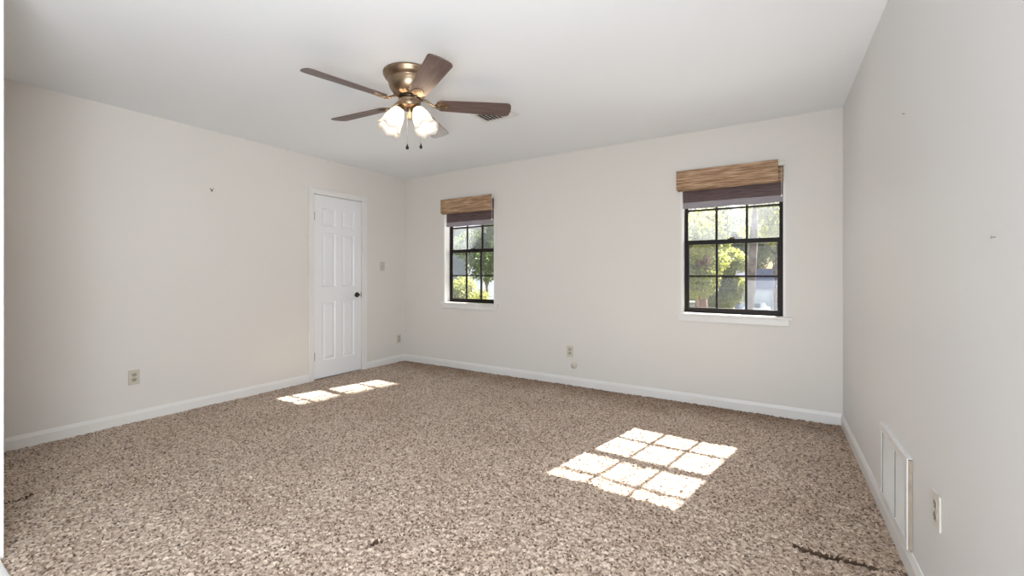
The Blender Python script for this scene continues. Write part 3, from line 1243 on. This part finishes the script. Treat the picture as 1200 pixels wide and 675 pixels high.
def shade_mtx(az, tilt, off, z):
    return Matrix.Translation((off * cos(az), off * sin(az), z)) @ Matrix.Rotation(az, 4, 'Z') @ Matrix.Rotation(-tilt, 4, 'Y')


for (da, tilt) in ((-25, 27), (205, 27)):
    az = right_az + R(da)
    mt = shade_mtx(az, R(tilt), 0.060, -0.228)
    a_ = MB()
    a_.tube([(0.03 * cos(az), 0.03 * sin(az), -0.205), (0.045 * cos(az), 0.045 * sin(az), -0.222), (0.060 * cos(az), 0.060 * sin(az), -0.232)], 0.010, 10)
    fit = MB()
    fit.lathe([(0.0, 0.014), (0.018, 0.014), (0.024, 0.006), (0.031, -0.002), (0.033, -0.014), (0.030, -0.014), (0.027, -0.004), (0.0, -0.002)], 32)
    fit.xf(mt)
    fo = fit.build('lamp_holder', M['brass'], fan)
    a_.build('lamp_arm', M['brass'], fo)
    g = shade_glass().xf(mt)
    g.build('lamp_shade', M['lampglass'], fan)
    bb = MB()
    bb.lathe([(0.0, -0.004), (0.012, -0.006), (0.013, -0.024), (0.020, -0.044), (0.0245, -0.058), (0.022, -0.074), (0.012, -0.083), (0.0, -0.085)], 24)
    bb.xf(mt)
    bb.build('bulb', M['bulb'], fan)
# finial cap between the lamps
b = MB()
b.lathe([(0.0, -0.222), (0.020, -0.222), (0.024, -0.232), (0.017, -0.250), (0.012, -0.262), (0.013, -0.276), (0.007, -0.290), (0.0, -0.293)], 28)
b.build('finial', M['brass'], fan)
# pull chains with dark pendants
rv = Vector((cos(right_az), sin(right_az), 0))
for (off, fwd, zend) in ((-0.008, -0.030, -0.474), (0.068, 0.020, -0.455)):
    p = rv * off + Vector((-sin(right_az), cos(right_az), 0)) * fwd
    c = MB()
    top = -0.212 if abs(off) > 0.05 else -0.222
    n = 46
    pts = []
    for i in range(n + 1):
        z = top + (zend + 0.018 - top) * i / n
        pts.append((p.x, p.y, z))
    rad = [0.0018 if i % 2 else 0.0010 for i in range(n + 1)]
    c.tube(pts, rad, 8)
    co = c.build('pull_chain', M['steel'], fan)
    d = MB()
    d.lathe([(0.0, 0.020), (0.003, 0.018), (0.004, 0.010), (0.009, 0.000), (0.0105, -0.007), (0.008, -0.014), (0.0, -0.017)], 18, (p.x, p.y, zend))
    d.build('chain_pendant', M['pull'], co)

# ------------------------------------------------------------------ outdoors
GZ = -3.1
b = MB()
b.add([(-160, 4.6, GZ), (90, 4.6, GZ), (90, 200, GZ), (-160, 200, GZ)], [(0, 1, 2, 3)])
lawn = b.build('ground_lawn', M['lawn'])
lawn['kind'] = 'structure'
lawn['label'] = 'grassy ground outside the windows'
lawn['category'] = 'ground'
b = MB()
b.prism([(-9, 4.4), (5, 4.4), (5, 9.0), (-9, 9.0)], GZ, GZ + 0.04)  # added out of view to bounce sunlight up through the windows
pt = b.build('ground_reflector', M['drive'])
pt['kind'] = 'structure'
pt['label'] = 'added unseen concrete reflector directly below the two windows'
pt['category'] = 'ground'
M['reflector'] = mat('pale_reflector', (0.78, 0.78, 0.78), 0.9, noise=(1.5, (0.68, 0.68, 0.67), 4))
b = MB()
b.box(-6.5, 2.6, 4.35, 7.6, 0.10, 0.28)  # unseen slab added to reflect sun onto the room's ceiling
pr_ = b.build('sun_reflector', M['reflector'], bevel=0.02)
pr_['kind'] = 'structure'
pr_['label'] = 'added unseen pale reflector slab just below the two windows'
pr_['category'] = 'roof'
b = MB()
b.prism([(-30, 40), (30, 40), (30, 54.0), (-30, 54.0)], GZ, GZ + 0.03)
dv = b.build('ground_driveway', M['drive'])
dv['kind'] = 'structure'
dv['label'] = 'pale concrete driveway in front of the garage'
dv['category'] = 'ground'


def foliage(name, m, parent, blobs, n, size, rs):
    tot = sum(b_[3] * b_[4] * b_[5] for b_ in blobs)
    P = []
    for (cx, cy, cz, rx, ry, rz) in blobs:
        k = max(50, int(n * rx * ry * rz / tot))
        d = rs.normal(size=(k, 3))
        d /= np.linalg.norm(d, axis=1)[:, None]
        rad = rs.rand(k) ** 0.45
        P.append(d * rad[:, None] * np.array([rx, ry, rz]) + np.array([cx, cy, cz]))
    P = np.concatenate(P)
    k = len(P)
    a = rs.normal(size=(k, 3)); a /= np.linalg.norm(a, axis=1)[:, None]
    c = rs.normal(size=(k, 3)); c = np.cross(a, c); c /= np.linalg.norm(c, axis=1)[:, None]
    s = (size * (0.6 + 0.8 * rs.rand(k)))[:, None]
    q = np.stack([P - a * s, P - c * s * 0.55, P + a * s, P + c * s * 0.55], 1).reshape(-1, 3).astype(np.float32)
    return fast_mesh(name, q, np.arange(k * 4), k, m, parent)


def tree(name, label, x, y, height, crown, tr, leafm, barkm, n, size, lean=0.0, seed=1, nb=9, zc=None, blobs=None, group='trees outside the windows'):
    T = thing(name, label, 'tree', (x, y, GZ), 0, group)
    rs = np.random.RandomState(seed)
    rr = random.Random(seed)
    t_ = MB()
    pts, rad = [], []
    for i in range(9):
        f_ = i / 8
        pts.append((lean * f_ * height + 0.10 * sin(i * 1.3 + seed), 0.10 * cos(i * 1.7 + seed), -0.05 + f_ * height * 0.92))
        rad.append(tr * (1.25 if i == 0 else 1) * (1 - 0.75 * f_))
    t_.tube(pts, rad, 12)
    t_.build('trunk', barkm, T)
    zc_ = height * 0.62 if zc is None else zc
    bl_ = []
    for k in range(nb):
        a = rr.uniform(0, 2 * pi)
        q = rr.uniform(0.2, 0.75) * crown
        bz = zc_ + rr.uniform(-0.8, 0.8) * crown * 0.9
        f_ = min(0.95, max(0.2, bz / height - 0.12))
        base = (lean * f_ * height, 0, f_ * height * 0.92)
        bx_, by_ = lean * zc_ + q * cos(a), q * sin(a)
        br = MB()
        br.tube([base, ((base[0] + bx_) / 2, by_ / 2, (base[2] + bz) / 2 - 0.1), (bx_, by_, bz)], [tr * 0.38, tr * 0.25, tr * 0.08], 8)
        br.build('branch', barkm, T)
        s = rr.uniform(0.38, 0.62) * crown
        bl_.append((bx_, by_, bz, s, s, s * 0.8))
    if blobs:
        bl_ = bl_ + blobs if n else blobs
    foliage('foliage', leafm, T, bl_, n, size, rs)
    return T


def on_ray(px, y):
    v = _r * (px - 600) / 503 + _f
    return v[0] / v[1] * y


# seen through the right window
tree('broadleaf_tree', 'yellow green tree with a reddish trunk left in the right window', on_ray(818, 13), 13, 6.4, 1.15, 0.20, M['leafA'], M['barkred'], 17100, 0.054, 0.03, 3, zc=4.9)
tree('broadleaf_tree', 'bright green bushy tree in the middle of the right window', on_ray(847, 20), 20, 7.6, 1.25, 0.16, M['leafA'], M['bark'], 20900, 0.061, 0.0, 5, zc=4.0)
# tall tree; its trunk stands at the right, its high crown shades part of the left window's sun
tx, ty = on_ray(882.5, 15.5), 15.5
tree('tall_tree', 'tall tree whose straight grey trunk stands right in the right window', tx, ty, 16.5, 1.0, 0.17, M['leafB'], M['bark'], 30400, 0.061, 0.0, 9, nb=0, zc=15.6,
     blobs=[(0.14 - tx, 0.0, 11.6 - GZ, 1.02, 1.1, 1.75), (0.75 - tx, 0.2, 13.2 - GZ, 0.9, 0.9, 0.9)])
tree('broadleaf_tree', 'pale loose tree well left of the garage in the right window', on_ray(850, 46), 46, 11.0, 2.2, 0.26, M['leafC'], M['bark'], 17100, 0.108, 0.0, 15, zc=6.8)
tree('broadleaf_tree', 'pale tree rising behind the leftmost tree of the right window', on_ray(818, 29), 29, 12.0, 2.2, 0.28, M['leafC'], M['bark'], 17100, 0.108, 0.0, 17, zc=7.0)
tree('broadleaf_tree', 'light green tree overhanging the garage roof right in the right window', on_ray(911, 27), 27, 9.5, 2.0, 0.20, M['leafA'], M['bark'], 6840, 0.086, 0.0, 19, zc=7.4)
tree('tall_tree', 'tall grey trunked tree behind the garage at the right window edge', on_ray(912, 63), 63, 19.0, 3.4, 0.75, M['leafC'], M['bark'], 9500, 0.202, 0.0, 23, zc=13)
# seen through the left window
tree('broadleaf_tree', 'green tree filling the right side of the left window', on_ray(571, 17), 17, 8.6, 1.7, 0.18, M['leafB'], M['bark'], 17100, 0.061, 0.0, 31, zc=5.8)
tree('broadleaf_tree', 'yellow green bush low in the left window', on_ray(555, 12.5), 12.5, 4.2, 0.95, 0.08, M['leafA'], M['bark'], 7600, 0.043, 0.0, 33, zc=3.2)
tree('broadleaf_tree', 'bushy green shrub at the lower left of the left window', on_ray(538, 14), 14, 4.2, 1.0, 0.10, M['leafB'], M['bark'], 8550, 0.050, 0.0, 35, zc=2.6)
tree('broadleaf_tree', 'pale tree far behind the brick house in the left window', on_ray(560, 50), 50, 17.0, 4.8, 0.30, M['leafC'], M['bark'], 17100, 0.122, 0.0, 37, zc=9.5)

# woodland far behind
for i, px in enumerate((535, 575, 812, 845, 880, 906)):
    y = (74, 92, 76, 94, 116, 134)[i]
    places = ['far behind the left side of the left window', 'far behind the right side of the left window', 'at the back left of the right window view',
              'at the back middle of the right window view', 'at the back right behind the garage', 'rising straight above the garage roof']
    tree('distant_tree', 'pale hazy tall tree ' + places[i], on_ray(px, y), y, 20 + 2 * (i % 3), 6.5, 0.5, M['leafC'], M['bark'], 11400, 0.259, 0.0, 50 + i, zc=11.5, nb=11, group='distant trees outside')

# garage across the way
gxp = on_ray(904.5, 54)
Gg = thing('garage', 'grey blue double garage across the driveway', 'building', (gxp, 54, GZ))
b = MB()
b.box(-3.6, -3.0, 0, 6, 0, 2.7)
b.box(-0.22, 0.22, 0, 0.3, 0, 2.35)
b.box(3.0, 3.6, 0, 6, 0, 2.7)
b.box(-3.0, 3.0, 0, 0.3, 2.35, 2.7)
b.box(-3.0, 3.0, 5.8, 6, 0, 2.7)
b.build('wall', M['siding'], Gg)
for s in (-1, 1):
    b = MB()
    xa_, xb_ = (-3.0, -0.22) if s < 0 else (0.22, 3.0)
    for k in range(4):
        z = 0.02 + k * 0.58
        b.box(xa_, xb_, 0.12, 0.16, z, z + 0.565)
        for q in range(4):
            u0 = xa_ + 0.08 + q * (xb_ - xa_ - 0.06) / 4
            b.box(u0, u0 + (xb_ - xa_) / 4 - 0.12, 0.105, 0.12, z + 0.10, z + 0.46)
    b.build('garage_door', M['garagedoor'], Gg)
b = MB()
b.add([(-4.0, -0.5, 2.65), (4.0, -0.5, 2.65), (4.0, 6.5, 2.65), (-4.0, 6.5, 2.65), (-4.0, 3.0, 4.9), (4.0, 3.0, 4.9)],
      [(0, 1, 5, 4), (2, 3, 4, 5), (0, 4, 3), (1, 2, 5), (0, 3, 2, 1)])
b.build('roof', M['roofing'], Gg)


def make_car(label, x, y, rz):
    Cc = thing('car', label, 'car', (x, y, GZ + 0.03), rz, 'parked white cars')
    prof = [(-2.2, 0.35), (-2.25, 0.65), (-2.1, 0.88), (-1.3, 0.98), (-0.7, 1.38), (0.6, 1.45), (1.4, 1.05), (2.1, 0.92), (2.25, 0.6), (2.2, 0.35)]
    k = len(prof)
    vs = []
    for s, in ((-1,), (1,)):
        for (u, z) in prof:
            wdt = 0.86 if z < 1.0 else 0.66
            vs.append((u, s * wdt, z))
    fs = [tuple(range(k)), tuple(reversed(range(k, 2 * k)))] + [(i, (i + 1) % k, k + (i + 1) % k, k + i) for i in range(k)]
    MB().add(vs, fs).build('car_body', M['carwhite'], Cc, bevel=0.06, bseg=3)
    g = MB()
    g.add([(-1.28, -0.62, 1.02), (-1.28, 0.62, 1.02), (-0.76, 0.56, 1.37), (-0.76, -0.56, 1.37),
           (-1.24, -0.60, 1.00), (-1.24, 0.60, 1.00), (-0.74, 0.55, 1.33), (-0.74, -0.55, 1.33)],
          [(0, 1, 2, 3), (7, 6, 5, 4), (0, 4, 5, 1), (1, 5, 6, 2), (2, 6, 7, 3), (3, 7, 4, 0)]).build('windscreen', M['carglass'], Cc)
    for (u, s) in ((-1.4, 1), (-1.4, -1), (1.4, 1), (1.4, -1)):
        w_ = MB()
        w_.lathe([(0.0, -0.1), (0.30, -0.1), (0.33, -0.06), (0.33, 0.06), (0.30, 0.1), (0.0, 0.1)], 24)
        w_.xf(Matrix.Translation((u, s * 0.80, 0.33)) @ Matrix.Rotation(R(90), 4, 'X'))
        w_.build('wheel', M['tyre'], Cc)
    return Cc


make_car('white car parked before the garage beside the grey tree trunk', on_ray(886, 49), 49, R(80))
make_car('white car parked by the brick house seen low in the left window', on_ray(563, 27), 27, R(10))

# brick house seen through the left window
hx0 = on_ray(578, 33)
Hh = thing('house', 'low brick house seen at the lower right of the left window', 'building', (hx0, 33, GZ), R(0))
MB().box(-4.0, 5.5, 0, 7, 0, 2.9).build('wall', M['brick'], Hh)
b = MB()
b.add([(-4.5, -0.5, 2.85), (6.0, -0.5, 2.85), (6.0, 7.5, 2.85), (-4.5, 7.5, 2.85), (-4.5, 3.5, 5.2), (6.0, 3.5, 5.2)],
      [(0, 1, 5, 4), (2, 3, 4, 5), (0, 4, 3), (1, 2, 5), (0, 3, 2, 1)])
b.build('roof', M['roofing'], Hh)
for u in (-2.4, 1.0):
    f = MB()
    for (a0, a1, c0, c1) in ((u, u + 1.3, 0.9, 1.0), (u, u + 1.3, 2.1, 2.2), (u, u + 0.08, 1.0, 2.1), (u + 1.22, u + 1.3, 1.0, 2.1), (u + 0.62, u + 0.68, 1.0, 2.1)):
        f.box(a0, a1, -0.06, -0.002, c0, c1)
    fo = f.build('window', M['postwhite'], Hh)
    MB().box(u + 0.08, u + 1.22, -0.03, -0.02, 1.0, 2.1).build('pane', M['carglass'], fo)

# neighbouring house wing: pale corner board and grey blue siding at the left of the left window
hx1 = on_ray(548, 19)
Nh = thing('house', 'tall grey blue sided house with white corner board left in the left window', 'building', (hx1, 19, GZ), R(0))
b = MB()
for k in range(46):
    z = k * 0.15
    b.add([(-5.0, -0.02, z), (0, -0.02, z), (0, 0.0, z + 0.15), (-5.0, 0.0, z + 0.15), (-5.0, 6, z), (0, 6, z), (0, 6, z + 0.15), (-5.0, 6, z + 0.15)],
          [(0, 1, 2, 3), (1, 5, 6, 2), (4, 0, 3, 7), (5, 4, 7, 6)])
b.build('wall', M['siding'], Nh)
MB().box(-0.10, 0.04, -0.06, 0.10, 0, 6.9).build('corner_board', M['postwhite'], Nh)
MB().box(-1.55, -1.42, -0.08, 0.0, 0, 6.9).build('downspout', M['postwhite'], Nh)
b = MB()
b.add([(-5.4, -0.6, 6.85), (0.5, -0.6, 6.85), (0.5, 6.6, 6.85), (-5.4, 6.6, 6.85), (-5.4, 3.0, 8.6), (0.5, 3.0, 8.6)],
      [(0, 1, 5, 4), (2, 3, 4, 5), (0, 4, 3), (1, 2, 5), (0, 3, 2, 1)])
b.build('roof', M['roofing'], Nh)
